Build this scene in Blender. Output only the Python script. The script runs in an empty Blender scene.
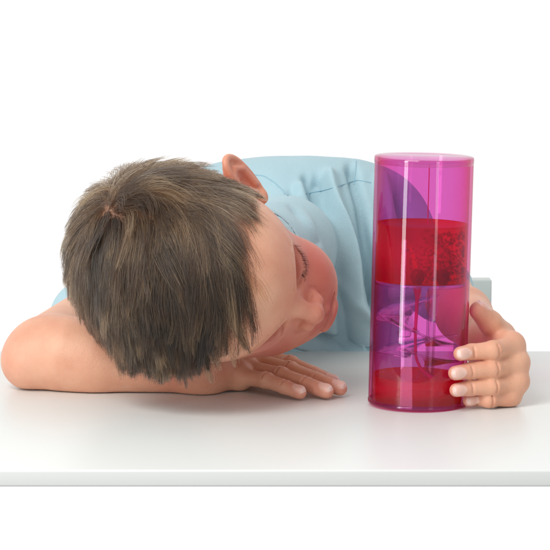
import bpy, math, time
import numpy as np
from mathutils import Vector
T0=time.time()
rng=np.random.default_rng(7)
MM=0.001
# ------------------------------------------------------------------ camera maths (mm)
CAM=np.array([0.,-1794.,335.]); PITCH=math.radians(7.494); FPX=2395.0
def ray(px,py):
    dx=(px-275)/FPX; dy=-(py-275)/FPX
    c,s=math.cos(PITCH),math.sin(PITCH)
    return np.array([dx, c+dy*s, -s+dy*c])
def W(px,py,Y):
    r=ray(px,py); return CAM+r*(Y-CAM[1])/r[1]
def T(px,py,z):
    r=ray(px,py); return CAM+r*(z-CAM[2])/r[2]
# ------------------------------------------------------------------ scene basics
sc=bpy.context.scene; COL=sc.collection
def link(o,parent=None):
    COL.objects.link(o)
    if parent: o.parent=parent
    return o
def mesh_np(name,v,quads,mat,parent=None,smooth=True):
    me=bpy.data.meshes.new(name)
    v=np.asarray(v,np.float32)*MM; q=np.asarray(quads,np.int32); n=q.shape[1]
    me.vertices.add(len(v)); me.vertices.foreach_set('co',v.ravel())
    me.loops.add(q.size); me.loops.foreach_set('vertex_index',q.ravel())
    me.polygons.add(len(q)); me.polygons.foreach_set('loop_start',np.arange(0,q.size,n,dtype=np.int32))
    me.polygons.foreach_set('use_smooth',np.full(len(q),smooth))
    me.update(calc_edges=True); me.validate()
    me.materials.append(mat)
    return link(bpy.data.objects.new(name,me),parent)
def add_col(o,name,rgb):
    a=o.data.color_attributes.new(name,'FLOAT_COLOR','POINT')
    c=np.ones((len(rgb),4),np.float32); c[:,:3]=rgb; a.data.foreach_set('color',c.ravel())
# ------------------------------------------------------------------ SDF engine
def smin(a,b,k):
    if k<=0: return np.minimum(a,b)
    h=np.maximum(k-np.abs(a-b),0)/k
    return np.minimum(a,b)-h*h*k*0.25
def smax(a,b,k): return -smin(-a,-b,k)
def cone(a,b,ra,rb):
    a=np.asarray(a,float); b=np.asarray(b,float); ba=b-a; L2=max(ba@ba,1e-9)
    def f(x,y,z):
        px,py,pz=x-a[0],y-a[1],z-a[2]
        t=np.clip((px*ba[0]+py*ba[1]+pz*ba[2])/L2,0,1)
        return np.sqrt((px-t*ba[0])**2+(py-t*ba[1])**2+(pz-t*ba[2])**2)-(ra+(rb-ra)*t)
    r=max(ra,rb); return f,np.minimum(a,b)-r,np.maximum(a,b)+r
def ell(c,r,R=None):
    c=np.asarray(c,float); r=np.asarray(r,float); R=np.eye(3) if R is None else R
    def f(x,y,z):
        px,py,pz=x-c[0],y-c[1],z-c[2]
        q=[px*R[0,i]+py*R[1,i]+pz*R[2,i] for i in range(3)]
        k0=np.sqrt(sum((q[i]/r[i])**2 for i in range(3)))
        k1=np.sqrt(sum((q[i]/r[i]**2)**2 for i in range(3)))
        return k0*(k0-1)/np.maximum(k1,1e-6)
    e=np.sqrt((R**2)@(r**2)); return f,c-e,c+e
def group(prims,k=2.0):
    """prims: (f,lo,hi) or (f,lo,hi,k)"""
    def f(x,y,z):
        d=None
        for p in prims:
            kk=p[3] if len(p)>3 else k
            e=p[0](x,y,z); d=e if d is None else smin(d,e,kk)
        return d
    return f,np.min([p[1] for p in prims],0),np.max([p[2] for p in prims],0)
class Grid:
    def __init__(s,xs,ys,zs):
        s.c=[np.asarray(a,np.float32) for a in (xs,ys,zs)]
        s.a=np.full([len(a) for a in s.c],40,np.float32)
    def _sl(s,lo,hi,m):
        sl=[]
        for i in range(3):
            i0=max(np.searchsorted(s.c[i],lo[i]-m)-1,0); i1=min(np.searchsorted(s.c[i],hi[i]+m)+1,len(s.c[i]))
            sl.append(slice(i0,max(i1,i0)))
        return tuple(sl)
    def op(s,p,k=0,mode='add',m=None):
        f,lo,hi=p[:3]; m=k+5 if m is None else m
        sl=s._sl(lo,hi,m)
        x,y,z=np.meshgrid(*[s.c[i][sl[i]] for i in range(3)],indexing='ij',sparse=True)
        if x.size==0 or y.size==0 or z.size==0: return
        d=f(x,y,z).astype(np.float32); A=s.a[sl]
        s.a[sl]=smin(A,d,k) if mode=='add' else smax(A,-d,k)
    def sample(s,P):
        idx=[];fr=[]
        for i in range(3):
            c=s.c[i]; j=np.clip(np.searchsorted(c,P[:,i])-1,0,len(c)-2); idx.append(j)
            fr.append(np.clip((P[:,i]-c[j])/(c[j+1]-c[j]),0,1))
        out=0
        for dx in (0,1):
            for dy in (0,1):
                for dz in (0,1):
                    w=(fr[0] if dx else 1-fr[0])*(fr[1] if dy else 1-fr[1])*(fr[2] if dz else 1-fr[2])
                    out=out+w*s.a[idx[0]+dx,idx[1]+dy,idx[2]+dz]
        return out
    def grad(s,P,e=1.5):
        g=np.stack([s.sample(P+np.eye(3)[i]*e)-s.sample(P-np.eye(3)[i]*e) for i in range(3)],1)
        return g/np.maximum(np.linalg.norm(g,axis=1,keepdims=True),1e-6)
    def extract(s,smooth=1):
        A=s.a; I=A<0; nx,ny,nz=A.shape
        cnt=np.zeros((nx-1,ny-1,nz-1),np.int8)
        for dx in (0,1):
            for dy in (0,1):
                for dz in (0,1): cnt+=I[dx:nx-1+dx,dy:ny-1+dy,dz:nz-1+dz]
        act=np.argwhere((cnt>0)&(cnt<8)); del cnt
        vid=np.full((nx-1,ny-1,nz-1),-1,np.int32); vid[act[:,0],act[:,1],act[:,2]]=np.arange(len(act))
        ps=np.zeros((len(act),3)); n=np.zeros(len(act))
        corners=[(a,b,c) for a in (0,1) for b in (0,1) for c in (0,1)]
        val={c:A[act[:,0]+c[0],act[:,1]+c[1],act[:,2]+c[2]] for c in corners}
        cs=[np.stack([s.c[i][act[:,i]],s.c[i][act[:,i]+1]],1).astype(float) for i in range(3)]
        for c in corners:
            for ax in range(3):
                if c[ax]==1: continue
                d=list(c); d[ax]=1; d=tuple(d)
                v0,v1=val[c],val[d]; m=(v0<0)!=(v1<0)
                t=np.where(m,v0/np.where(m,v0-v1,1),0)
                for i in range(3):
                    co=cs[i][:,c[i]] if i!=ax else cs[i][:,0]+t*(cs[i][:,1]-cs[i][:,0])
                    ps[:,i]+=np.where(m,co,0)
                n+=m
        v=ps/n[:,None]; faces=[]
        for ax in range(3):
            a0=np.take(I,range(0,I.shape[ax]-1),ax) if False else I[tuple(slice(0,-1) if i==ax else slice(None) for i in range(3))]
            a1=I[tuple(slice(1,None) if i==ax else slice(None) for i in range(3))]
            e=np.argwhere(a0!=a1); flip=a0[e[:,0],e[:,1],e[:,2]]
            o1,o2=[i for i in range(3) if i!=ax]
            ok=(e[:,o1]>0)&(e[:,o2]>0)&(e[:,o1]<A.shape[o1]-1)&(e[:,o2]<A.shape[o2]-1)
            e=e[ok]; flip=flip[ok]; q=[]
            for (u,w) in ((-1,-1),(0,-1),(0,0),(-1,0)):
                g=e.copy(); g[:,o1]+=u; g[:,o2]+=w; q.append(vid[g[:,0],g[:,1],g[:,2]])
            q=np.stack(q,1)
            if ax==1: flip=~flip
            q[~flip]=q[~flip][:,::-1]; faces.append(q)
        F=np.concatenate(faces)
        for _ in range(smooth):
            acc=np.zeros_like(v); cc=np.zeros(len(v))
            for i in range(4):
                j=(i+1)%4
                for a,b in ((i,j),(j,i)):
                    for k in range(3): acc[:,k]+=np.bincount(F[:,a],v[F[:,b],k],len(v))
                    cc+=np.bincount(F[:,a],minlength=len(v))
            v=v*0.45+0.55*acc/np.maximum(cc,1)[:,None]
        return v,F
# ------------------------------------------------------------------ node helpers
def mat(name):
    m=bpy.data.materials.new(name); m.use_nodes=True; nt=m.node_tree; nt.nodes.clear()
    out=nt.nodes.new('ShaderNodeOutputMaterial'); return m,nt,out
def N(nt,t,**kw):
    n=nt.nodes.new(t)
    for k,v in kw.items():
        if k in n.inputs: n.inputs[k].default_value=v
        else: setattr(n,k,v)
    return n
def principled(name,color,rough=0.5,bump=None,**kw):
    m,nt,out=mat(name); b=N(nt,'ShaderNodeBsdfPrincipled'); b.inputs['Base Color'].default_value=(*color,1); b.inputs['Roughness'].default_value=rough
    for k,v in kw.items(): b.inputs[k.replace('_',' ')].default_value=v
    nt.links.new(b.outputs[0],out.inputs[0]); m['_b']=b.name
    if bump:
        tc=N(nt,'ShaderNodeTexCoord'); nz=N(nt,'ShaderNodeTexNoise'); nz.inputs['Scale'].default_value=bump[0]; nz.inputs['Detail'].default_value=4
        bp=N(nt,'ShaderNodeBump'); bp.inputs['Strength'].default_value=bump[1]; bp.inputs['Distance'].default_value=bump[2]
        nt.links.new(tc.outputs['Object'],nz.inputs['Vector']); nt.links.new(nz.outputs[0],bp.inputs['Height']); nt.links.new(bp.outputs[0],b.inputs['Normal'])
    return m
# skin -------------------------------------------------------------
def skin_mat():
    m,nt,out=mat('skin'); b=N(nt,'ShaderNodeBsdfPrincipled')
    at=N(nt,'ShaderNodeAttribute',attribute_name='tint')
    tc=N(nt,'ShaderNodeTexCoord')
    n1=N(nt,'ShaderNodeTexNoise'); n1.inputs['Scale'].default_value=45; n1.inputs['Detail'].default_value=5
    mr=N(nt,'ShaderNodeMapRange'); mr.inputs['From Min'].default_value=.3; mr.inputs['From Max'].default_value=.7; mr.inputs['To Min'].default_value=.0; mr.inputs['To Max'].default_value=1
    mx=N(nt,'ShaderNodeMix',data_type='RGBA',blend_type='MULTIPLY'); 
    cr=N(nt,'ShaderNodeMix',data_type='RGBA'); cr.inputs[6].default_value=(.90,.78,.76,1); cr.inputs[7].default_value=(1,1,1,1)
    nt.links.new(tc.outputs['Object'],n1.inputs['Vector']); nt.links.new(n1.outputs[0],mr.inputs[0]); nt.links.new(mr.outputs[0],cr.inputs[0])
    mx.inputs[0].default_value=1; nt.links.new(at.outputs['Color'],mx.inputs[6]); nt.links.new(cr.outputs[2],mx.inputs[7])
    nt.links.new(mx.outputs[2],b.inputs['Base Color'])
    b.inputs['Roughness'].default_value=.48; b.inputs['Specular IOR Level'].default_value=.4
    b.inputs['Subsurface Weight'].default_value=.22; b.inputs['Subsurface Radius'].default_value=(1,.32,.16); b.inputs['Subsurface Scale'].default_value=.0035
    v=N(nt,'ShaderNodeTexVoronoi'); v.inputs['Scale'].default_value=900
    n2=N(nt,'ShaderNodeTexNoise'); n2.inputs['Scale'].default_value=260; n2.inputs['Detail'].default_value=3
    ad=N(nt,'ShaderNodeMath',operation='ADD'); nt.links.new(tc.outputs['Object'],v.inputs['Vector']); nt.links.new(tc.outputs['Object'],n2.inputs['Vector'])
    nt.links.new(v.outputs[0],ad.inputs[0]); nt.links.new(n2.outputs[0],ad.inputs[1])
    bp=N(nt,'ShaderNodeBump'); bp.inputs['Strength'].default_value=.2; bp.inputs['Distance'].default_value=.0006
    nt.links.new(ad.outputs[0],bp.inputs['Height']); nt.links.new(bp.outputs[0],b.inputs['Normal'])
    nt.links.new(b.outputs[0],out.inputs[0]); return m
SKIN=skin_mat()
# ================================================================== HEAD FRAME
c_,s_=math.cos(PITCH),math.sin(PITCH)
CX=np.array([1,0,0.]); CY=np.array([0,s_,c_]); CZ=np.array([0,-c_,s_])     # camera right, up, towards viewer
def camv(a,b,c): v=a*CX+b*CY+c*CZ; return v/np.linalg.norm(v)
HF=camv(.76,-.30,.57); HU=camv(-.50,.17,.84); HU=HU-HF*(HU@HF); HU/=np.linalg.norm(HU)
HL=np.cross(HU,HF); HR=np.stack([HF,HL,HU],1)
HC=W(211,273,38)
def H(f,l,u): return HC+HR@np.array([f,l,u],float)
def hE(f,l,u,rf,rl,ru): return ell(H(f,l,u),(rf,rl,ru),HR)
def hC(a,b,ra,rb): return cone(H(*a),H(*b),ra,rb)
def sym(fn): return [fn(1),fn(-1)]
# ================================================================== BODY POSE
TX=108.0                                   # liquid timer axis (x), y=0
def R3(x,y,z): return np.array([TX+x,y,z],float)
elbowR=T(32,358,24); wristR=T(203,373,15.5)
shR=W(126,300,300); shL=W(375,230,335)
elbowL=W(448,297,225); wristL=W(490,343,48)
neckB=W(283,247,226)
xs=np.arange(-222,232,.95); ys=np.concatenate([np.arange(-75,150,.95),np.arange(150,430,3.)]); zs=np.concatenate([np.arange(-100,-3,4.),np.arange(-3,232,.95)])
G=Grid(xs,ys,zs)
# torso and upper arms (mostly under the shirt)
G.op(group([ell(W(265,276,335),(98,44,60)),cone(shR,shL,28,28),cone(W(265,300,350),np.array([0,390,-90.]),62,62)],20),8)
G.op(group([cone(shR,elbowR+np.array([10,8,7]),29,25)],10),14)
G.op(group([cone(shL,elbowL,30,20)],10),14)
# forearms
mid=elbowR*.62+wristR*.38
G.op(group([cone(elbowR+np.array([4,0,1.]),elbowR*.78+wristR*.22+np.array([0,2,4.]),23.5,28),cone(elbowR*.78+wristR*.22+np.array([0,2,4.]),mid+np.array([0,0,3.]),28,25),cone(mid+np.array([0,0,1.]),wristR,25,15.8),ell(elbowR+np.array([-3,-2,-3.]),(20,20,20))],12),14)
midL=elbowL*.6+wristL*.4
G.op(group([cone(elbowL,midL,19.5,21),cone(midL,wristL,22,17)],10),12)
# head
G.op(group([hE(-3,0,28,92,71,77),hE(40,0,38,51,57,48)],18),0)
G.op(group([hE(42,0,-12,42,48,46),hE(38,0,-42,38,36,30),hE(63,2,-66,13,17,12),hE(69,2,-40,14,23,17),
    hE(55,22,-32,28,26,28),hE(46,-22,-22,24,20,25)],16),12)
G.op(group([hC((-22,0,-28),(-26,6,-56),40,37),cone(H(-26,9,-56),neckB,37,34),cone(neckB,W(285,272,315),32,26)],10),14)
# brow, sockets, lids
for s in (1,-1):
    G.op(hC((76.5,s*9,21.5),(67,s*40,26),8.0,7.2),6)
    G.op(hE(84,s*31,6.5,19,18,9.5),4,'sub')
    G.op(hE(54.5,s*31,6.5,14,15,12),2.5)
# nose
G.op(group([hC((80,0,17),(87,0,-1),6,6.4),hC((87,0,-1),(93,0,-12),6.4,7.2),hE(93,0,-14,7.8,8.2,7.4),*sym(lambda s:hE(86,s*9.9,-17.5,8.4,5.6,6.4))],4.2),4.5)
for s in (1,-1): G.op(hC((94,s*5,-23),(88,s*6.5,-18),2.4,2.0),1.2,'sub')
# lips
G.op(group([*sym(lambda s:hC((87,s*3+2,-36.5),(79.5,s*18+2,-41),3.8,2.2)),hE(85,2,-46.5,5.8,14,4.9)],1.5),2)
def onsurf(f,l,u,n=6):
    Q=H(f,l,u)[None]
    for _ in range(n): Q=Q-G.grad(Q)*np.clip(G.sample(Q),-4,4)[:,None]
    return Q[0]
def groove(pts,r,k):
    P=[onsurf(*p) for p in pts]; G.op(group([cone(a,b,r,r) for a,b in zip(P[:-1],P[1:])],.5),k,'sub')
for s in (1,-1):
    groove([(88,s*13,-9),(82,s*17.3,-13),(80,s*17.8,-19),(82,s*15,-25)],.8,1.8)
    groove([(80,s*19,1),(80,s*25,-1),(80,s*31,-2),(78,s*37,-1),(75,s*43,1.5)],.9,1.2)
    groove([(80,s*19,9),(80,s*25,11.5),(80,s*31,12.5),(78,s*37,11.5),(75,s*43,8)],.7,1.5)
G.op(group([*sym(lambda s:hC((91,2,-41.4),(82,s*20+2,-42.4),1.9,1.4))],.5),1.5,'sub')
# ears: a flap standing out from the head, its hollow side to the front
EW=np.array([-.50,0.866,0]); EU=np.array([-.13,.05,.99]); EN=np.array([.85,.5,.1])
def ear(s):
    def e(w,u,n=0):
        p=np.array([5,65,-1.])+w*EW+u*EU+n*EN; return (p[0],s*p[1],p[2])
    rim=[(0,4,2.5),(3,12,3.5),(8,21,3),(15,27,2.5),(22,26,2),(26,19,1.5),(26,9,1),(22,-1,1),(17,-10,1),(11,-17,1.5),(5,-20,2)]
    rp_=np.array(rim,float); tt_=np.linspace(0,len(rim)-1,44); rp_=np.stack([np.interp(tt_,range(len(rim)),rp_[:,i]) for i in range(3)],1)
    for _ in range(8): rp_[1:-1]=(rp_[:-2]+rp_[2:]+2*rp_[1:-1])/4
    rim=[tuple(q) for q in rp_]
    fan=[cone(H(*e(3,0,-2)),H(*e(w*.86,u*.86,-1)),5,2.6) for w,u,n in rim[3::3]]
    G.op(group(fan,3),4)
    # hollow
    G.op(group([hC(e(10,3,5),e(9,-7,4.5),6.2,4.4),hC(e(14,8,5),e(20,14,4.5),3.6,2.6)],3),3,'sub')
    G.op(group([hC(e(*p),e(*q),2.7,2.7) for p,q in zip(rim[:-1],rim[1:])],.4),2.6)
    G.op(group([hC(e(8,17,1.5),e(17,15,2),2.0,2.4),hC(e(17,15,2),e(20,5,2),2.4,2.4),hC(e(20,5,2),e(13,-9,2.5),2.4,2.6)],1.5),2)
    G.op(hC(e(2.5,3,5),e(2.5,-6,5),3.2,3.4),2.5)                      # tragus
    G.op(hC(e(6,-18,1.5),e(3,-19,1),4,4),3)                          # lobe
ear(1); ear(-1)
NAILS=[]
def chain(pts,rad,k=2.0): return [(*cone(a,b,ra,rb),k) for a,b,ra,rb in zip(pts[:-1],pts[1:],rad[:-1],rad[1:])]
# ---- right hand, palm down on the table
w0=wristR
MC=[T(239,376,12),T(244,368,15.5),T(250,361,17.5),T(257,355,16.5)]             # little .. index knuckles
FT=[T(300,392.5,6.3),T(326.5,391.5,6.5),T(340,388.5,6.8),T(333,382,6.5)]
palm=[cone(w0,MC[0],15.5,9),cone(w0,MC[1],15.5,10),cone(w0,MC[2],15.5,10.5),cone(w0,MC[3],15.5,10.5)]
thumb=[T(222,358,16),T(250,347,12),T(272,343,9)]
pr=group(palm+[cone(MC[0]+[0,0,-3.],MC[3]+[0,0,-4.],9,10)],6)
fs=[]; CRE=[]
def perp(v,d): v=v-d*(v@d); return v/np.linalg.norm(v)
for i,(a,b) in enumerate(zip(MC,FT)):
    r0=[6.7,7.2,7.4,7.1][i]; r1=[5.2,5.6,5.7,5.5][i]
    p1=a*.55+b*.45+np.array([0,0,2.2]); p2=a*.25+b*.75+np.array([0,0,1.2])
    fs.append(group(chain([a,p1,p2,b],[r0,r0-.7,r1+.4,r1])+[(*ell(p1+[0,0,.8],(r0*.9,)*3),3)],2.2))
    d=(b-p2)/np.linalg.norm(b-p2); up=perp(np.array([0,-.35,1.]),d)
    NAILS.append((b+up*r1*.80-d*0.5,d,up,r1*.98,r1*.74)); CRE.append((p1,b-a,np.array([0,-.35,1.]),r0*.95)); CRE.append((p2,b-a,np.array([0,-.35,1.]),r1+.4))
G.op(pr,14)
G.op(group(fs,.9),6)
G.op(group(chain(thumb,[11,8.5,7])),6)
# knuckle dimples and tendons
for a in MC: G.op(ell(a+[0,0,4.],(8,6.5,8)),5)
# ---- left hand wrapped round the timer
def C(ang,r,z): a=math.radians(ang); return R3(r*math.cos(a),r*math.sin(a),z)   # 0 = +x, -90 = towards viewer
RR=37.3
MCL=[C(-2,73,46),C(-4,76,33),C(-6,75,19),C(-8,70,8)]                     # index..little
TIPL=[C(-46,RR+6.2,44),C(-52.5,RR+6.0,29.8),C(-51,RR+6.0,16.8),C(-29,RR+5.9,6.5)]
rL=[6.9,7.0,6.7,6.1]
fl=[]
for i,(a,b) in enumerate(zip(MCL,TIPL)):
    z0,z1=a[2],b[2]; r=rL[i]; o=[1,0.5,0,-4][i]
    p1=C(-22-o*.3,RR+22+o*.6,z0*.5+z1*.5); p2=C([-33,-37,-36,-20][i],RR+9.0,z1*.85+z0*.15)
    fl.append(group(chain([a,p1,p2,b],[r+.9,r+.1,r-.9,r-1.5])+[(*ell(p1,(r*.98,)*3),3)],2.4))
    d=(b-p2)/np.linalg.norm(b-p2); out=b-R3(0,0,b[2]); out/=np.linalg.norm(out); up=perp(out+np.array([0,0,.12]),d)
    CRE.append((p1,b-a,(p1-R3(0,0,p1[2])),r*1.04)); CRE.append((p2,b-p1,(p2-R3(0,0,p2[2])),r-.9))
    NAILS.append((b+up*(r-1.5)*.80-d*0.3,d,up,(r-1.5)*1.0,(r-1.5)*.76))
pl=group([cone(wristL,MCL[0]+[-3,2,-2.],17,9),cone(wristL,MCL[1]+[-2,0,0.],16,10.5),cone(wristL+[0,0,-4.],MCL[2],15,10),cone(wristL+[0,0,-6.],MCL[3],14,8.5),
          cone(MCL[0]+[-3,4,0.],MCL[3]+[-3,4,0.],10,9.5)],6)
G.op(pl,14)
G.op(group(fl,.9),6)
tb=[wristL+np.array([2,-8,6.]),R3(65,22,50),R3(56,11,61),R3(46.8,5,71)]
G.op(group(chain(tb,[13,10.5,9.2,7.4])),7)
d=(tb[3]-tb[2]); d/=np.linalg.norm(d); up=perp(np.array([.8,.2,.6]),d); NAILS.append((tb[3]+up*7.4*.8,d,up,6.4,5.0))
for c,d,u,r in CRE:
    d=d/np.linalg.norm(d); u=perp(u/np.linalg.norm(u),d); w_=np.cross(u,d)
    for o_ in (-.3,):
        pts_=[c+d*(o_+.25*abs(t))+r*1.0*(u*math.cos(t)+w_*math.sin(t)) for t in (-.8,-.3,.3,.8)]
        G.op(group([cone(a_,b_,.6,.6) for a_,b_ in zip(pts_[:-1],pts_[1:])],.3),1.3,'sub')
# nails: a shallow plate with a groove round it
for c,d,u,a,b in NAILS:
    Rn=np.stack([d,np.cross(u,d),u],1)
    G.op(ell(c-u*.25,(a,b,1.75),Rn),.6)
# flatten what presses on the table top
G.op((lambda x,y,z:z-0.3+0*x+0*y,np.array([-400,-400,-200.]),np.array([400,249,0.3])),2,'sub',m=3)
# keep the hand off the timer
LEAN=math.radians(1.25)
def tube_sdf(x,y,z): return np.sqrt((x-TX-z*math.tan(LEAN))**2+y**2)-RR-.15
G.op((tube_sdf,R3(-RR,-RR,0),R3(RR+5,RR,188)),1.5,'sub')
print('field',time.time()-T0)
bv,bf=G.extract(1)
print('body verts',len(bv),time.time()-T0)
# vertex tint
base=np.array([.80,.455,.305]); tint=np.tile(base,(len(bv),1))
def blob(c,r,col,s,R=None):
    q=(bv-c); 
    if R is not None: q=q@R
    w=s*np.exp(-((q/np.asarray(r))**2).sum(1)); 
    tint[:]=tint*(1-w[:,None])+np.array(col)*w[:,None]
RED=(.64,.16,.125)
hl=(bv-HC)@HR                                           # head-local coordinates
inhead=np.linalg.norm(bv-HC,axis=1)<125
blob(H(66,38,-18),(30,28,26),RED,.85,HR); blob(H(66,-34,-12),(32,32,30),(.55,.15,.12),.85,HR)  # cheek flush; right one darker red, its shade put into the tint
blob(H(82,24,-24),(22,30,24),RED,.45,HR)
blob(H(93,0,-15),(13,16,14),RED,.45,HR)
blob(H(83,2,-37.5),(13,20,4.6),(.52,.10,.10),.9,HR); blob(H(82,2,-46),(13,17,5.5),(.56,.11,.11),.9,HR)
for s in (1,-1):
    blob(H(73,s*31,-2),(16,15,12),(.62,.27,.21),.5,HR)
    blob(H(-3,s*80,3),(24,20,32),(.72,.25,.17),.7,HR)
qd=(hl-np.array([-3,0,28.]))/np.array([92,71,77.]); qd/=np.maximum(np.linalg.norm(qd,axis=1,keepdims=True),1e-6)
_az=np.degrees(np.arctan2(np.abs(qd[:,1]),qd[:,0])); _um=np.interp(_az,[0,22,40,54,64,71,78,84,100,112,125,150,180],[.58,.62,.62,.48,.20,-.22,-.24,.10,.26,.0,-.42,-.62,-.66])
w=np.clip((qd[:,2]-_um-.02)/.12,0,1)*inhead*(np.linalg.norm(hl-np.array([-3,0,28.]),axis=1)<99)*.8*np.clip((bv[:,2]-55)/25,0,1); tint[:]=tint*(1-w[:,None])+np.array((.20,.115,.08))*w[:,None]
for t_ in FT+TIPL+[tb[3]]: blob(t_,(11,11,11),(.74,.33,.25),.55)
for t_ in MC+MCL: blob(t_,(9,9,9),(.74,.36,.26),.35)
blob(elbowR+np.array([-20,0,0]),(30,30,30),(.76,.38,.28),.5)
for c,d,u,a,b in NAILS:
    q=(bv-c)@np.stack([d,np.cross(u,d),u],1)
    w=np.clip(1.25-np.sqrt((q[:,0]/(a))**2+(q[:,1]/(b))**2),0,.25)*4*(np.abs(q[:,2])<2.6)*1.0
    tint[:]=tint*(1-w[:,None])+np.array((.90,.62,.53))*w[:,None]
    w=np.clip((q[:,0]-a*.62)*1.2,0,1)*(np.abs(q[:,1])<b)*(np.abs(q[:,2])<2.2)*(q[:,0]<a*1.15)*.7; tint[:]=tint*(1-w[:,None])+np.array((.93,.80,.74))*w[:,None]
# ================================================================== PERSON
person=link(bpy.data.objects.new('person',None)); person.location=(0.0,0.33,-0.1)
person['label']='boy in a light blue t-shirt resting his head on his forearm on the white table'; person['category']='person'
def child(o): o.parent=person; o.matrix_parent_inverse=person.matrix_basis.inverted(); return o
body=child(mesh_np('body',bv,bf,SKIN)); add_col(body,'tint',tint)
# ================================================================== HAIR
CC=np.array([-3,0,28.]); CR=np.array([92,71,77.])
def umin(az):   # hair line: lowest u of the unit direction per azimuth from the front (deg)
    return np.interp(az,[0,22,40,54,64,71,78,84,100,112,125,150,180],[.58,.62,.62,.48,.20,-.22,-.24,.10,.26,.0,-.42,-.62,-.66])
def hair_roots(n):
    d=rng.normal(size=(n*3,3)); d/=np.linalg.norm(d,axis=1,keepdims=True)
    az=np.degrees(np.arctan2(np.abs(d[:,1]),d[:,0])); ok=d[:,2]>umin(az)-.10*np.clip((.35-d[:,1])/.4,0,1)*(d[:,0]>.3)+rng.normal(0,.035,len(d))
    d=d[ok][:n]; return d
WH=np.array([-.43,.27,.86]); WH/=np.linalg.norm(WH)
gdown=HR.T@np.array([0,0,-1.]); 
def project_head(p):  # local pts -> signed distance & normal of the cranium group
    q=(p-CC)/CR; k0=np.linalg.norm(q,axis=1); n=q/CR; n/=np.linalg.norm(n,axis=1,keepdims=True)
    k1=np.linalg.norm(q/CR,axis=1); return k0*(k0-1)/k1,n
def snap(P):
    for _ in range(3):
        Q=HC+P@HR.T; d=G.sample(Q); g=G.grad(Q)@HR; P=P-g*np.clip(d,-6,6)[:,None]
    return P
def make_hair(n,nseg=11,nclump=1300):
    d=hair_roots(n); n=len(d)
    P=CC+d*CR; P=snap(P)
    az=np.degrees(np.arctan2(np.abs(d[:,1]),d[:,0]))
    # length by region
    side=np.clip((np.abs(d[:,1])-.45)/.4,0,1)*np.clip((.75-d[:,2])/.5,0,1)
    back=np.clip(-d[:,0]-.2,0,1)*np.clip((.3-d[:,2])/.6,0,1)
    left=(d[:,1]>0)
    L=np.full(n,58.)
    L=L*(1-side*np.where(left,.72,.45)); L=L*(1-back*.6)
    edge=np.clip((d[:,2]-umin(az))/.3,0,1); L*=np.where(left&(az>45),.35+.65*edge,1)
    front=np.clip((d[:,0]-.1)/.6,0,1)*np.clip((.45-d[:,1])/.5,0,1); L*=1-.02*front*np.clip((.35-d[:,1])/.5,0,1)
    wdist=np.arccos(np.clip(d@WH,-1,1)); L*=np.clip(.5+wdist/.9,.5,1)
    L*=rng.uniform(.72,1.1,n); L=np.maximum(L,6)
    wp=HC+P@HR.T; zr=wp[:,2]; L=np.minimum(L,np.maximum(zr-27-34*np.clip((wp[:,0]+66)/48,0,1),9)*1.05*rng.uniform(.85,1.08,n))
    # clumps
    ci=rng.choice(n,nclump,replace=False); cp=d[ci]
    near=np.empty(n,int)
    for s in range(0,n,4000): near[s:s+4000]=np.argmax(d[s:s+4000]@cp.T,axis=1)
    clump_lift=rng.uniform(-1,1.3,nclump); clump_ang=rng.normal(0,.34,nclump); clump_tone=rng.uniform(0,1,nclump)
    pts=np.zeros((n,nseg+1,3)); pts[:,0]=P-0
    lift=.8+2.0*rng.random(n)+1.3*(clump_lift[near]+1)+6*(rng.random(n)<.03)
    _,nn=project_head(P)
    # tangent flow away from whorl with a swirl
    def flow(p):
        q=(p-CC)/CR; q/=np.linalg.norm(q,axis=1,keepdims=True)
        _,nr=project_head(p)
        away=q-WH; away-=nr*(away*nr).sum(1,keepdims=True); away/=np.maximum(np.linalg.norm(away,axis=1,keepdims=True),1e-3)
        sw=np.cross(nr,away)
        wd=np.arccos(np.clip(q@WH,-1,1))
        f=away+sw*(.55*np.exp(-(wd/.45)**2))[:,None]
        fw=np.clip(1-np.abs(q[:,1]-.1)*.9,0,1)[:,None]
        f=f+np.array([.25,-.15,0])*np.clip(wd/.8,0,1)[:,None]*fw
        f=f+np.array([0,-1.3,0])*(np.clip((q[:,0]+.25)/.5,0,1)*np.clip((.80-q[:,1])/.8,0,1))[:,None]       # combed to the brow
        return f,nr
    ang=clump_ang[near]*.8+rng.normal(0,.17,n)
    p=P.copy()
    for i in range(nseg):
        t=(i+.5)/nseg
        f,nr=flow(p)
        f=f/np.maximum(np.linalg.norm(f,axis=1,keepdims=True),1e-3)
        f=f*np.cos(ang)[:,None]+np.cross(nr,f)*np.sin(ang)[:,None]
        g=gdown-nr*np.minimum((gdown*nr).sum(1,keepdims=True),0)
        dirv=f+g*(.25+.75*t)*np.clip(L/45,.2,1)[:,None]
        dirv/=np.linalg.norm(dirv,axis=1,keepdims=True)
        up=(lift/ L*1.2)[:,None]*(1.5 if i<2 else .25)
        stand=np.exp(-(wdist/.5)**2)[:,None]*.42                     # short crown hair stands up
        dirv=dirv+nr*(up+stand*(1-t*.4))
        dirv/=np.linalg.norm(dirv,axis=1,keepdims=True)
        p=p+dirv*(L/nseg)[:,None]
        Q=HC+p@HR.T; dd=G.sample(Q); need=np.minimum(.6+lift*min(1,t*1.6)*.55,6)
        push=np.clip(need-dd,0,8)
        if push.max()>0:
            gr=G.grad(Q)@HR; p=p+gr*push[:,None]
        pts[:,i+1]=p
    # clump attraction
    cen=pts[ci][near]; t=np.linspace(0,1,nseg+1)[None,:,None]
    amt=(np.minimum(rng.uniform(.3,.8,n)+.25*front,.95)[:,None,None])*t**1.3
    same=(L[ci][near]/L)[:,None,None]
    pts=pts+(cen-pts)*amt*np.clip(1.3-np.abs(1-same),0,1)
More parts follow.
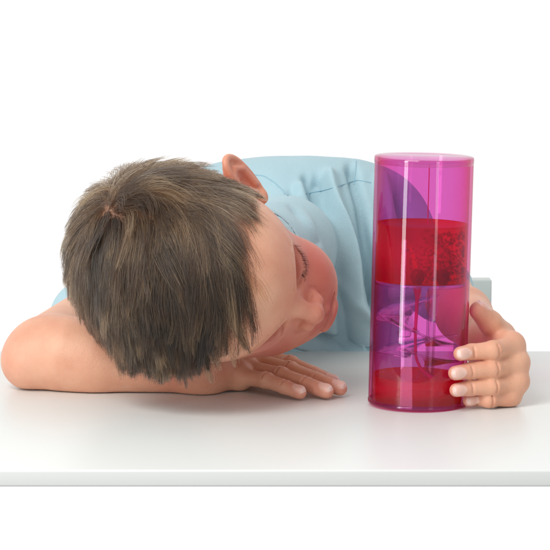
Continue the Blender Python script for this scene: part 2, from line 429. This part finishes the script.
    # flyaway waviness
    ph=rng.uniform(0,6.28,(n,1,3)); pts+=np.sin(t*5+ph)*t*rng.uniform(0,.9,(n,1,1))
    wv=HC+pts@HR.T
    # no strand below the table top
    wv[...,2]=np.maximum(wv[...,2],.6)
    tone=np.clip(.40*rng.random(n)+.62*clump_tone[near]**1.8+.26*np.clip(d[:,1]+.1,0,.7)-.05,0,1)
    return wv,tone,d
def curves_obj(name,wv,rad_root,rad_tip,mat_,tone=None):
    n,m,_=wv.shape
    cu=bpy.data.hair_curves.new(name); cu.add_curves([m]*n)
    cu.attributes['position'].data.foreach_set('vector',(wv*MM).astype(np.float32).ravel())
    r=np.tile(rad_root+(rad_tip-rad_root)*np.linspace(0,1,m)**1.8,n).astype(np.float32)*MM
    a=cu.attributes.get('radius') or cu.attributes.new('radius','FLOAT','POINT'); a.data.foreach_set('value',r)
    if tone is not None:
        a=cu.attributes.new('tone','FLOAT','CURVE'); a.data.foreach_set('value',tone.astype(np.float32))
    cu.materials.append(mat_)
    return child(link(bpy.data.objects.new(name,cu)))
def hair_mat():
    m,nt,out=mat('hair'); h=N(nt,'ShaderNodeBsdfHairPrincipled'); h.parametrization='COLOR'
    at=N(nt,'ShaderNodeAttribute',attribute_name='tone')
    r=N(nt,'ShaderNodeValToRGB'); e=r.color_ramp.elements; e[0].position=0; e[0].color=(.006,.0065,.0065,1); e[1].position=1; e[1].color=(.33,.175,.082,1)
    k=r.color_ramp.elements.new(.55); k.color=(.036,.0195,.0105,1)
    nt.links.new(at.outputs['Fac'],r.inputs[0]); nt.links.new(r.outputs[0],h.inputs['Color'])
    h.inputs['Roughness'].default_value=.26; h.inputs['Radial Roughness'].default_value=.45
    nt.links.new(h.outputs[0],out.inputs[0]); return m
HAIR=hair_mat()
wv,tone,_=make_hair(44000)
hair=curves_obj('hair',wv,.14,.06,HAIR,tone)
print('hair',time.time()-T0)
# eyelashes (left and right lid)
def lashes():
    out=[]
    for s in (1,):
        n=90
        for k in range(n):
            t=k/(n-1); P0=onsurf(80-5*t,s*(23+19*t),4.4-3.0*math.sin(t*3.14)+t*1.5)
            P0=(P0-HC)@HR+rng.normal(0,.15,3)
            d0=np.array([.75,s*(t-.45)*.9,-.6])+rng.normal(0,.08,3); d0/=np.linalg.norm(d0); ln=(4.3 if s>0 else 3.)*rng.uniform(.7,1.1)
            out.append([HC+HR@(P0+d0*ln*q+np.array([.9,0,.7])*q*q*2.0) for q in np.linspace(0,1,6)])
    return np.array(out)
lm,nt_,ou_=mat('lash'); b_=N(nt_,'ShaderNodeBsdfPrincipled'); b_.inputs['Base Color'].default_value=(.02,.012,.01,1); nt_.links.new(b_.outputs[0],ou_.inputs[0])
curves_obj('eyelashes',lashes(),.09,.02,lm)
# eyebrows: fine, pale brown
def brows():
    out=[]
    for s in (1,-1):
        for k in range(44):
            t=rng.random(); l=9+t*36; f=90-t*t*14; u=20+5*math.sin(t*2.6)+rng.normal(0,1.6)
            Q=H(f,s*l,u)[None]
            for _ in range(3): Q=Q-G.grad(Q)*(G.sample(Q)-.1)[:,None]
            P0=(Q[0]-HC)@HR; g=(G.grad(Q)@HR)[0]
            d0=np.array([-.1,s*1.,.45-t*.6])+rng.normal(0,.18,3); d0-=g*(d0@g); d0/=np.linalg.norm(d0); ln=rng.uniform(4,7)
            out.append([HC+HR@(P0+(d0+g*.12)*ln*q/4+g*.2) for q in range(5)])
    return np.array(out)
bb=brows(); curves_obj('eyebrows',bb,.07,.025,HAIR,np.full(len(bb),.85))
# ================================================================== SHIRT
S=Grid(np.arange(-205,215,1.7),np.arange(110,470,1.9),np.arange(-104,225,1.7))
chest=W(262,268,322)
S.op(group([ell(W(255,262,330),(120,72,92)),ell(W(330,262,330),(72,70,86)),cone(shR,shL,40,46),cone(W(285,216,318),W(345,219,322),46,48),
   cone(W(265,300,345),np.array([0,380,-90.]),92,95),cone(W(330,305,315),np.array([25,350,-80.]),62,80)],26),0)
slL=shL*.10+elbowL*.90; slR=shR*.60+elbowR*.40
S.op(cone(shL,slL,47,28),18); S.op(cone(shR,slR,38,37),14)
def plane(p,n):
    n=np.asarray(n)/np.linalg.norm(n); return lambda x,y,z:(x-p[0])*n[0]+(y-p[1])*n[1]+(z-p[2])*n[2]
for sl,sh,el in ((slL,shL,elbowL),(slR,shR,elbowR)):
    f=plane(sl,sh-el); n=(el-sh)/np.linalg.norm(el-sh)
    S.op((lambda x,y,z,f=f:f(x,y,z)+0,sl-70+n*30,sl+70+n*30),1.5,'sub',m=0) if False else None
# neck opening
ax0=(neckB-H(-26,9,-56)); ax0/=np.linalg.norm(ax0)
_cc=H(-26,9,-56)*.56+neckB*.44; _cn=group([cone(_cc,neckB+ax0*6,40.5,42),cone(neckB+ax0*6,W(288,266,310),42,46)],6)
S.op((lambda x,y,z:smax(_cn[0](x,y,z),-((x-_cc[0])*ax0[0]+(y-_cc[1])*ax0[1]+(z-_cc[2])*ax0[2]),1.5),_cn[1],_cn[2]),26)
sv,sf=S.extract(2)
# folds, laid out in the world's x-z plane on the front of the cloth
def xz(px,py): p=W(px,py,265); return p[[0,2]]
def polydist(P,pl):
    best=np.full(len(P),1e9); 
    for a,b in zip(pl[:-1],pl[1:]):
        ba=b-a; t=np.clip(((P-a)@ba)/(ba@ba),0,1); best=np.minimum(best,np.linalg.norm(P-a-t[:,None]*ba,axis=1))
    return best
FOLDS=[([(318,185),(326,215),(334,250),(343,300),(348,345)],-9,9),
       ([(330,180),(340,220),(352,262),(360,310),(362,345)],7,8),
       ([(352,172),(361,205),(366,250),(371,300)],-8,6),
       ([(300,190),(312,225),(322,250)],4.5,7),([(292,196),(302,215),(312,232)],-4,6),([(306,180),(316,212),(330,244)],-4,5),
       ([(300,325),(320,335),(345,343),(370,347)],-6,5),
       ([(285,340),(310,347),(345,354)],4,5),
       ([(335,270),(350,300),(372,322)],4,6),
       ([(383,185),(392,230),(398,290)],6,8),([(400,200),(408,240),(410,300)],-6,7)]
from math import pi
nrm=S.grad(sv)
from numpy.linalg import norm as _nm
FOLDS=[(p,a*1.9,w_*.68) for p,a,w_ in FOLDS]; P2=sv[:,[0,2]]; facing=np.clip(-nrm[:,1]*1.5+.3,0,1)
dsp=np.zeros(len(sv))
for pl_,amp,wd in FOLDS:
    dd=polydist(P2,[xz(*q) for q in pl_]); dsp+=amp*np.exp(-(dd/wd)**2)*facing
def vnoise(P,sc_,seed):
    r=np.random.default_rng(seed); o=0
    for k in range(7):
        d=r.normal(size=3); d/=np.linalg.norm(d); o=o+np.sin(P@d*sc_*r.uniform(.6,1.5)+r.uniform(0,6.28))
    return o/7
dsp+=2.6*vnoise(sv+6*vnoise(sv,.03,1)[:,None],.07,3)+.9*vnoise(sv+5*vnoise(sv,.05,4)[:,None],.16,5)
dsp=np.maximum(dsp,-11); dsp*=np.clip((np.minimum(_nm(sv-_cc,axis=1),_nm(sv-neckB-ax0*6,axis=1))-46)/14,0,1); sv=sv+nrm*dsp[:,None]
def cloth_mat(name,colr):
    m,nt,out=mat(name); b=N(nt,'ShaderNodeBsdfPrincipled'); b.inputs['Roughness'].default_value=.85
    b.inputs['Sheen Weight'].default_value=.25; b.inputs['Specular IOR Level'].default_value=.2
    tc=N(nt,'ShaderNodeTexCoord'); n=N(nt,'ShaderNodeTexNoise'); n.inputs['Scale'].default_value=30; n.inputs['Detail'].default_value=6
    w=N(nt,'ShaderNodeTexNoise'); w.inputs['Scale'].default_value=900
    mx=N(nt,'ShaderNodeMix',data_type='RGBA'); mx.inputs[6].default_value=(*[c*.93 for c in colr],1); mx.inputs[7].default_value=(*colr,1)
    nt.links.new(tc.outputs['Object'],n.inputs['Vector']); nt.links.new(n.outputs[0],mx.inputs[0]); nt.links.new(mx.outputs[2],b.inputs['Base Color'])
    nt.links.new(tc.outputs['Object'],w.inputs['Vector'])
    bp=N(nt,'ShaderNodeBump'); bp.inputs['Strength'].default_value=.55; bp.inputs['Distance'].default_value=.0007
    b2=N(nt,'ShaderNodeBump'); b2.inputs['Strength'].default_value=.35; b2.inputs['Distance'].default_value=.004
    nt.links.new(n.outputs[0],b2.inputs['Height']); nt.links.new(w.outputs[0],bp.inputs['Height']); nt.links.new(b2.outputs[0],bp.inputs['Normal'])
    nt.links.new(bp.outputs[0],b.inputs['Normal']); nt.links.new(b.outputs[0],out.inputs[0]); return m
SHIRT=cloth_mat('shirt_cloth',(.43,.62,.685)); SEAM=cloth_mat('seam_thread',(.33,.56,.66))
shirt=child(mesh_np('shirt',sv,sf,SHIRT))
def tube_np(pts,r,ns=8,closed=False):
    pts=np.asarray(pts,float); n=len(pts); rr=np.full(n,r) if np.isscalar(r) else np.asarray(r)
    tg=np.gradient(pts,axis=0) if not closed else np.roll(pts,-1,0)-np.roll(pts,1,0)
    tg/=np.maximum(np.linalg.norm(tg,axis=1,keepdims=True),1e-6)
    up=np.tile(np.array([0.,0,1]),(n,1)); bad=np.abs(tg[:,2])>.95; up[bad]=[1,0,0]
    a=np.cross(tg,up); a/=np.linalg.norm(a,axis=1,keepdims=True); b=np.cross(tg,a)
    th=np.arange(ns)*2*pi/ns
    v=pts[:,None]+rr[:,None,None]*(a[:,None]*np.cos(th)[None,:,None]+b[:,None]*np.sin(th)[None,:,None])
    q=[]
    for i in range(n if closed else n-1):
        j=(i+1)%n
        for k in range(ns): k2=(k+1)%ns; q.append((i*ns+k,i*ns+k2,j*ns+k2,j*ns+k))
    return v.reshape(-1,3),np.array(q)
# collar rib round the neck
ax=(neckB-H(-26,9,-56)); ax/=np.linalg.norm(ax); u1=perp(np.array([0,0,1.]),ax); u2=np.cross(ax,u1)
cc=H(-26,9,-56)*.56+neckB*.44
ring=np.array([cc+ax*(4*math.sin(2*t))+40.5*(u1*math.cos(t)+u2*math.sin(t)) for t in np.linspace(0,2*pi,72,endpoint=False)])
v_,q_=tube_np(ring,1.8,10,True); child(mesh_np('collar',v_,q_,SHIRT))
DARKRING=cloth_mat('dark_ring_cloth',(.05,.075,.10)); v_,q_=tube_np(cc+(ring-cc)*.965-ax*.7,1.7,8,True); child(mesh_np('dark_collar_ring',v_,q_,DARKRING))  # thin dark ring just inside the collar rib
# stitched seams: lie on the shirt surface
from mathutils.bvhtree import BVHTree
bvh=BVHTree.FromPolygons([tuple(p) for p in sv.tolist()],[tuple(q) for q in sf.tolist()])
def ray_hit(px,py):
    r=Vector(ray(px,py)); h=bvh.ray_cast(Vector(CAM),r.normalized())
    if h[0] is None: return None
    n=h[1] if h[1].dot(r)<0 else -h[1]
    return np.array(h[0]+n*.25)
def seam(pxs,rad=.42):
    pts=[]
    for (a,b),(c,d) in zip(pxs[:-1],pxs[1:]):
        for t in np.linspace(0,1,12,endpoint=False):
            p=ray_hit(a+(c-a)*t,b+(d-b)*t)
            if p is not None and (not pts or np.linalg.norm(p-pts[-1])<60): pts.append(p)
    pts=np.array(pts)
    for _ in range(2): pts[1:-1]=(pts[:-2]+pts[2:]+2*pts[1:-1])/4
    v,q=tube_np(pts,rad,6); return child(mesh_np('seam',v,q,SEAM))
seam([(248,174),(264,176),(275,183),(289,197)]); seam([(306,194),(325,190),(345,184),(358,180),(372,183)]); seam([(356,161),(356,170),(354,186)])
print('shirt',time.time()-T0)
# ================================================================== TABLE
def lathe(prof,ns=96,cx=0,cy=0):
    th=np.arange(ns)*2*pi/ns; v=[];q=[]
    for r,z in prof:
        for t in th: v.append((cx+r*math.cos(t),cy+r*math.sin(t),z))
    for i in range(len(prof)-1):
        for k in range(ns):
            k2=(k+1)%ns; q.append((i*ns+k,i*ns+k2,(i+1)*ns+k2,(i+1)*ns+k))
    return np.array(v),np.array(q)
def rounded_box(name,x0,x1,y0,y1,z0,z1,bev,m,parent=None):
    import bmesh
    bm=bmesh.new(); bmesh.ops.create_cube(bm,size=1)
    for v in bm.verts: v.co=Vector(((x0+x1)/2+v.co.x*(x1-x0),(y0+y1)/2+v.co.y*(y1-y0),(z0+z1)/2+v.co.z*(z1-z0)))*MM
    bmesh.ops.bevel(bm,geom=bm.edges[:],offset=bev*MM,segments=4,profile=.5,affect='EDGES')
    me=bpy.data.meshes.new(name); bm.to_mesh(me); bm.free(); me.materials.append(m)
    for p in me.polygons: p.use_smooth=True
    o=bpy.data.objects.new(name,me); link(o,parent)
    return o
TABLE=principled('white_laminate',(.77,.79,.77),.36,bump=(35,.05,.0005),Specular_IOR_Level=.5)
tab=rounded_box('table',-900,900,-238,249,-11.5,0,1.6,TABLE)
tab['label']='glossy white tabletop under the boy and the pink timer'; tab['category']='table'
CH=principled('pale_plastic',(.66,.72,.69),.5,bump=(60,.1,.001))
a=W(440,280,520); b=W(491,352,520)
chair=link(bpy.data.objects.new('chair',None)); chair.location=(.05,.53,-.1)
chair['label']='pale grey chair behind the boy, its back showing right of the timer'; chair['category']='chair'
top=a[2]; rx=b[0]
def ch(o): o.parent=chair; o.matrix_parent_inverse=chair.matrix_basis.inverted(); return o
bpy.context.view_layer.update()
ch(rounded_box('backrest',rx-330,rx,520,540,0,top,1.5,CH))
ch(rounded_box('post',rx-36,rx-8,524,536,-100,0.5,3,CH)); ch(rounded_box('post',rx-322,rx-294,524,536,-100,0.5,3,CH))
# ================================================================== LIQUID TIMER
timer=link(bpy.data.objects.new('liquid_timer',None)); timer.location=(TX*MM,0,.0009); timer.rotation_euler=(0,LEAN,0)
timer['label']='pink and red transparent liquid timer tube held by the boy'; timer['category']='timer toy'
def thin_plastic(name,col,edge,rough=.02,gl=1.0):
    m,nt,out=mat(name); tr=N(nt,'ShaderNodeBsdfTransparent'); g=N(nt,'ShaderNodeBsdfGlossy'); g.inputs['Roughness'].default_value=rough
    lw=N(nt,'ShaderNodeLayerWeight'); lw.inputs['Blend'].default_value=.5
    pw=N(nt,'ShaderNodeMath',operation='POWER'); pw.inputs[1].default_value=2.4
    mx=N(nt,'ShaderNodeMix',data_type='RGBA'); mx.inputs[6].default_value=(*col,1); mx.inputs[7].default_value=(*edge,1)
    nt.links.new(lw.outputs['Facing'],pw.inputs[0]); nt.links.new(pw.outputs[0],mx.inputs[0]); nt.links.new(mx.outputs[2],tr.inputs[0])
    p5=N(nt,'ShaderNodeMath',operation='POWER'); p5.inputs[1].default_value=5.0; nt.links.new(lw.outputs['Facing'],p5.inputs[0])
    ml=N(nt,'ShaderNodeMath',operation='MULTIPLY_ADD'); ml.inputs[1].default_value=.7*gl; ml.inputs[2].default_value=.04*gl; nt.links.new(p5.outputs[0],ml.inputs[0])
    sh=N(nt,'ShaderNodeMixShader'); nt.links.new(ml.outputs[0],sh.inputs[0]); nt.links.new(tr.outputs[0],sh.inputs[1]); nt.links.new(g.outputs[0],sh.inputs[2])
    nt.links.new(sh.outputs[0],out.inputs[0]); return m
PINK=thin_plastic('pink_acrylic',(.92,.585,.845),(.84,.03,.28))
CLEAR=thin_plastic('clear_acrylic',(.99,.95,.97),(.97,.65,.78))
INNER=thin_plastic('violet_acrylic',(.98,.94,.98),(.90,.68,.90),.04,3.0)
def liquid(name,col,op,base=(.88,.012,.085)):
    m,nt,out=mat(name); tr=N(nt,'ShaderNodeBsdfTransparent'); tr.inputs[0].default_value=(*col,1)
    b=N(nt,'ShaderNodeBsdfPrincipled'); b.inputs['Base Color'].default_value=(*base,1); b.inputs['Roughness'].default_value=.4; b.inputs['Specular IOR Level'].default_value=.1
    b.inputs['Subsurface Weight'].default_value=0
    sh=N(nt,'ShaderNodeMixShader'); sh.inputs[0].default_value=op
    nt.links.new(tr.outputs[0],sh.inputs[1]); nt.links.new(b.outputs[0],sh.inputs[2]); nt.links.new(sh.outputs[0],out.inputs[0]); return m
LIQ=liquid('red_liquid',(.98,.10,.20),.30); STREAM=liquid('red_stream',(.92,.16,.50),.5,(.85,.03,.28)); BUB=thin_plastic('bubble_skin',(.82,.36,.40),(.16,.0,.03),.08,1.5)
NOZ=principled('dark_red_rubber',(.22,.0,.03),.25)
def tp(name,v,q,m,parent=timer,smooth=True):
    return mesh_np(name,v,q,m,parent,smooth)
Rt=37.2
v,q=lathe([(Rt,1),(Rt,186.5),(Rt-.6,187.5),(Rt-2,187.5),(Rt-2.4,186.5),(Rt-2.4,1),(Rt-1,.2),(Rt,1)]); tube=tp('tube',v,q,PINK)
v,q=lathe([(0,188.2),(Rt-.5,188.2),(Rt+.2,187.7),(Rt+.3,186),(Rt+.1,182.6),(Rt-2.6,182.4),(0.01,182.4)]); tp('top_cap',v,q,CLEAR)
v,q=lathe([(0,0.2),(Rt-.6,.2),(Rt+.25,.9),(Rt+.25,3.0),(Rt-.2,3.2),(Rt-2.6,3.2),(0,3.2)]); tp('base_cap',v,q,PINK)
v,q=lathe([(0,94),(Rt-2.6,94),(Rt-2.6,91.5),(0,91.5)]); part=tp('partition',v,q,INNER)
v,q=lathe([(0,94.4),(Rt-2.7,94.4),(Rt-2.7,137.5),(Rt-3.5,136.6),(0,136.4)]); tp('upper_liquid',v,q,LIQ)
v,q=lathe([(0,3.6),(Rt-2.7,3.6),(Rt-2.7,21.8),(Rt-3.5,21.0),(0,20.8)]); tp('lower_liquid',v,q,LIQ)
# nozzles on the partition
for cx,cy in ((-4,-26),(15,-23)):
    v,q=lathe([(0,106.4),(2.6,106),(4.6,104.2),(5.6,101),(5.0,97.6),(3.4,95.4),(3.2,94.4)],32,cx,cy); tp('nozzle',v,q,NOZ)
# drip line in the upper chamber and falling stream below
v,q=tube_np([(4,0,182),(4,0,160),(4,0,137)],.42,8); tp('drip_line',v,q,STREAM)
st=[(-3,-12,91.5),(-3,-12,75),(-3.6,-12,58),(-3.2,-12,45),(-2.4,-12.4,36),(1,-13,29),(6,-13,24.5),(10,-13,21.5)]
tt=np.linspace(0,len(st)-1,50); stp=np.stack([np.interp(tt,range(len(st)),np.array(st)[:,i]) for i in range(3)],1)
for _ in range(5): stp[1:-1]=(stp[:-2]+stp[2:]+2*stp[1:-1])/4
v,q=tube_np(stp,np.interp(np.linspace(0,1,50),[0,.08,.3,.7,1],[3.6,1.5,1.15,1.1,2.2]),12); tp('liquid_stream',v,q,STREAM)
# spiral slides in the lower chamber
def ramp(a0,a1,z0,z1,r0,r1,thick=1.3,n=40,dip=0):
    vv=[];qq=[]
    for i in range(n):
        t=i/(n-1); a=math.radians(a0+(a1-a0)*t); z=z0+(z1-z0)*t+dip*math.sin(t*pi)
        for r,dz in ((r0,0),(r1,2.5),(r1,2.5+thick),(r0,thick)): vv.append((r*math.cos(a),r*math.sin(a),z+dz))
    for i in range(n-1):
        for k in range(4): k2=(k+1)%4; qq.append((i*4+k,i*4+k2,(i+1)*4+k2,(i+1)*4+k))
    qq+= [(0,1,2,3),(n*4-1,n*4-2,n*4-3,n*4-4)]
    return np.array(vv),np.array(qq)
for args in ((200,330,66,44,6,33),(20,170,48,34,6,32),(230,395,42,26,5,31),(60,190,76,60,8,33)):
    v,q=ramp(*args); tp('slide',v,q,INNER)
v,q=lathe([(2.2,91),(2.2,21),(3.4,21),(3.4,91),(2.2,91)],28,9,2); tp('centre_tube',v,q,INNER)
v,q=lathe([(0,58),(4.6,58),(5.2,57),(5.2,54),(4.6,53),(0,53)],28,-12,-14); tp('hub',v,q,INNER)
# bubbles in the red liquid, mostly on the right
def sphere(c,r,nu=10,nv=7):
    v=[];q=[]
    for j in range(nv+1):
        ph=pi*j/nv
        for i in range(nu): t=2*pi*i/nu; v.append((c[0]+r*math.sin(ph)*math.cos(t),c[1]+r*math.sin(ph)*math.sin(t),c[2]+r*math.cos(ph)))
    for j in range(nv):
        for i in range(nu): i2=(i+1)%nu; q.append((j*nu+i,(j+1)*nu+i,(j+1)*nu+i2,j*nu+i2))
    return np.array(v),np.array(q)
def bubbles(n,zone,m,name):
    V=[];Q=[];o=0
    for k in range(n):
        c,r=zone(); v,q=sphere(c,r); V.append(v);Q.append(q+o);o+=len(v)
    ob=tp(name,np.concatenate(V),np.concatenate(Q),m); ob['kind']='stuff'; return ob
def z1():
    while True:
        x=rng.normal(14,12); y=rng.uniform(-31,10)
        if x*x+y*y<33**2 and x<33: break
    r=abs(rng.normal(.7,.35))+.35
    if rng.random()<.6:
        a=math.radians(min(-25,rng.normal(-55,22))); q=34.3-r*.55; x,y=q*math.cos(a),q*math.sin(a)
    return (x,y,rng.uniform(96,133)),r*.75
bubbles(600,z1,BUB,'bubbles')
def z2():
    a=rng.uniform(0,2*pi); r=32*math.sqrt(rng.random()); return (r*math.cos(a),r*math.sin(a),rng.uniform(20.5,21.5)),abs(rng.normal(.7,.5))+.3
bubbles(160,z2,CLEAR,'surface_bubbles')
# ================================================================== LIGHT
w=bpy.data.worlds.new('World'); sc.world=w; w.use_nodes=True; nt=w.node_tree; nt.nodes.clear()
out=N(nt,'ShaderNodeOutputWorld'); bg=N(nt,'ShaderNodeBackground'); tc=N(nt,'ShaderNodeTexCoord'); sp=N(nt,'ShaderNodeSeparateXYZ')
mr=N(nt,'ShaderNodeMapRange'); mr.inputs['From Min'].default_value=-.2; mr.inputs['From Max'].default_value=.5; mr.inputs['To Min'].default_value=.43; mr.inputs['To Max'].default_value=1.03
nt.links.new(tc.outputs['Generated'],sp.inputs[0]); nt.links.new(sp.outputs[1],mr.inputs[0]); nt.links.new(mr.outputs[0],bg.inputs['Strength'])
bg.inputs['Color'].default_value=(1,1,1,1); nt.links.new(bg.outputs[0],out.inputs[0])
def area(name,loc,target,sx,sy,power,col=(1,1,1)):
    l=bpy.data.lights.new(name,'AREA'); l.shape='RECTANGLE'; l.size=sx; l.size_y=sy; l.energy=power; l.color=col
    o=link(bpy.data.objects.new(name,l)); o.location=loc; o.rotation_euler=(Vector(target)-Vector(loc)).to_track_quat('-Z','Y').to_euler(); return o
area('softbox_key',(-.85,-1.3,1.75),(0,.1,.05),1.1,1.1,29,(1,.985,.96))
area('softbox_strip',(-1.5,-1.55,.75),(.1,0,.1),.35,1.5,19)
area('softbox_fill',(1.2,-1.9,.8),(.1,0,.1),.25,1.4,4)
# ================================================================== CAMERA / RENDER
cd=bpy.data.cameras.new('camera'); cam=link(bpy.data.objects.new('camera',cd)); cam.location=Vector(CAM*MM); cam.rotation_euler=(pi/2-PITCH,0,0)
cd.sensor_width=36; cd.sensor_fit='HORIZONTAL'; cd.lens=36*FPX/550; cd.clip_start=.05; cd.clip_end=100; sc.camera=cam
sc.view_settings.view_transform='Standard'; sc.view_settings.look='None'; sc.view_settings.gamma=1; sc.view_settings.exposure=0
cy=sc.cycles; cy.use_denoising=True; cy.denoiser='OPENIMAGEDENOISE'; cy.transparent_max_bounces=40; cy.max_bounces=12; cy.transmission_bounces=10
print('built',time.time()-T0)
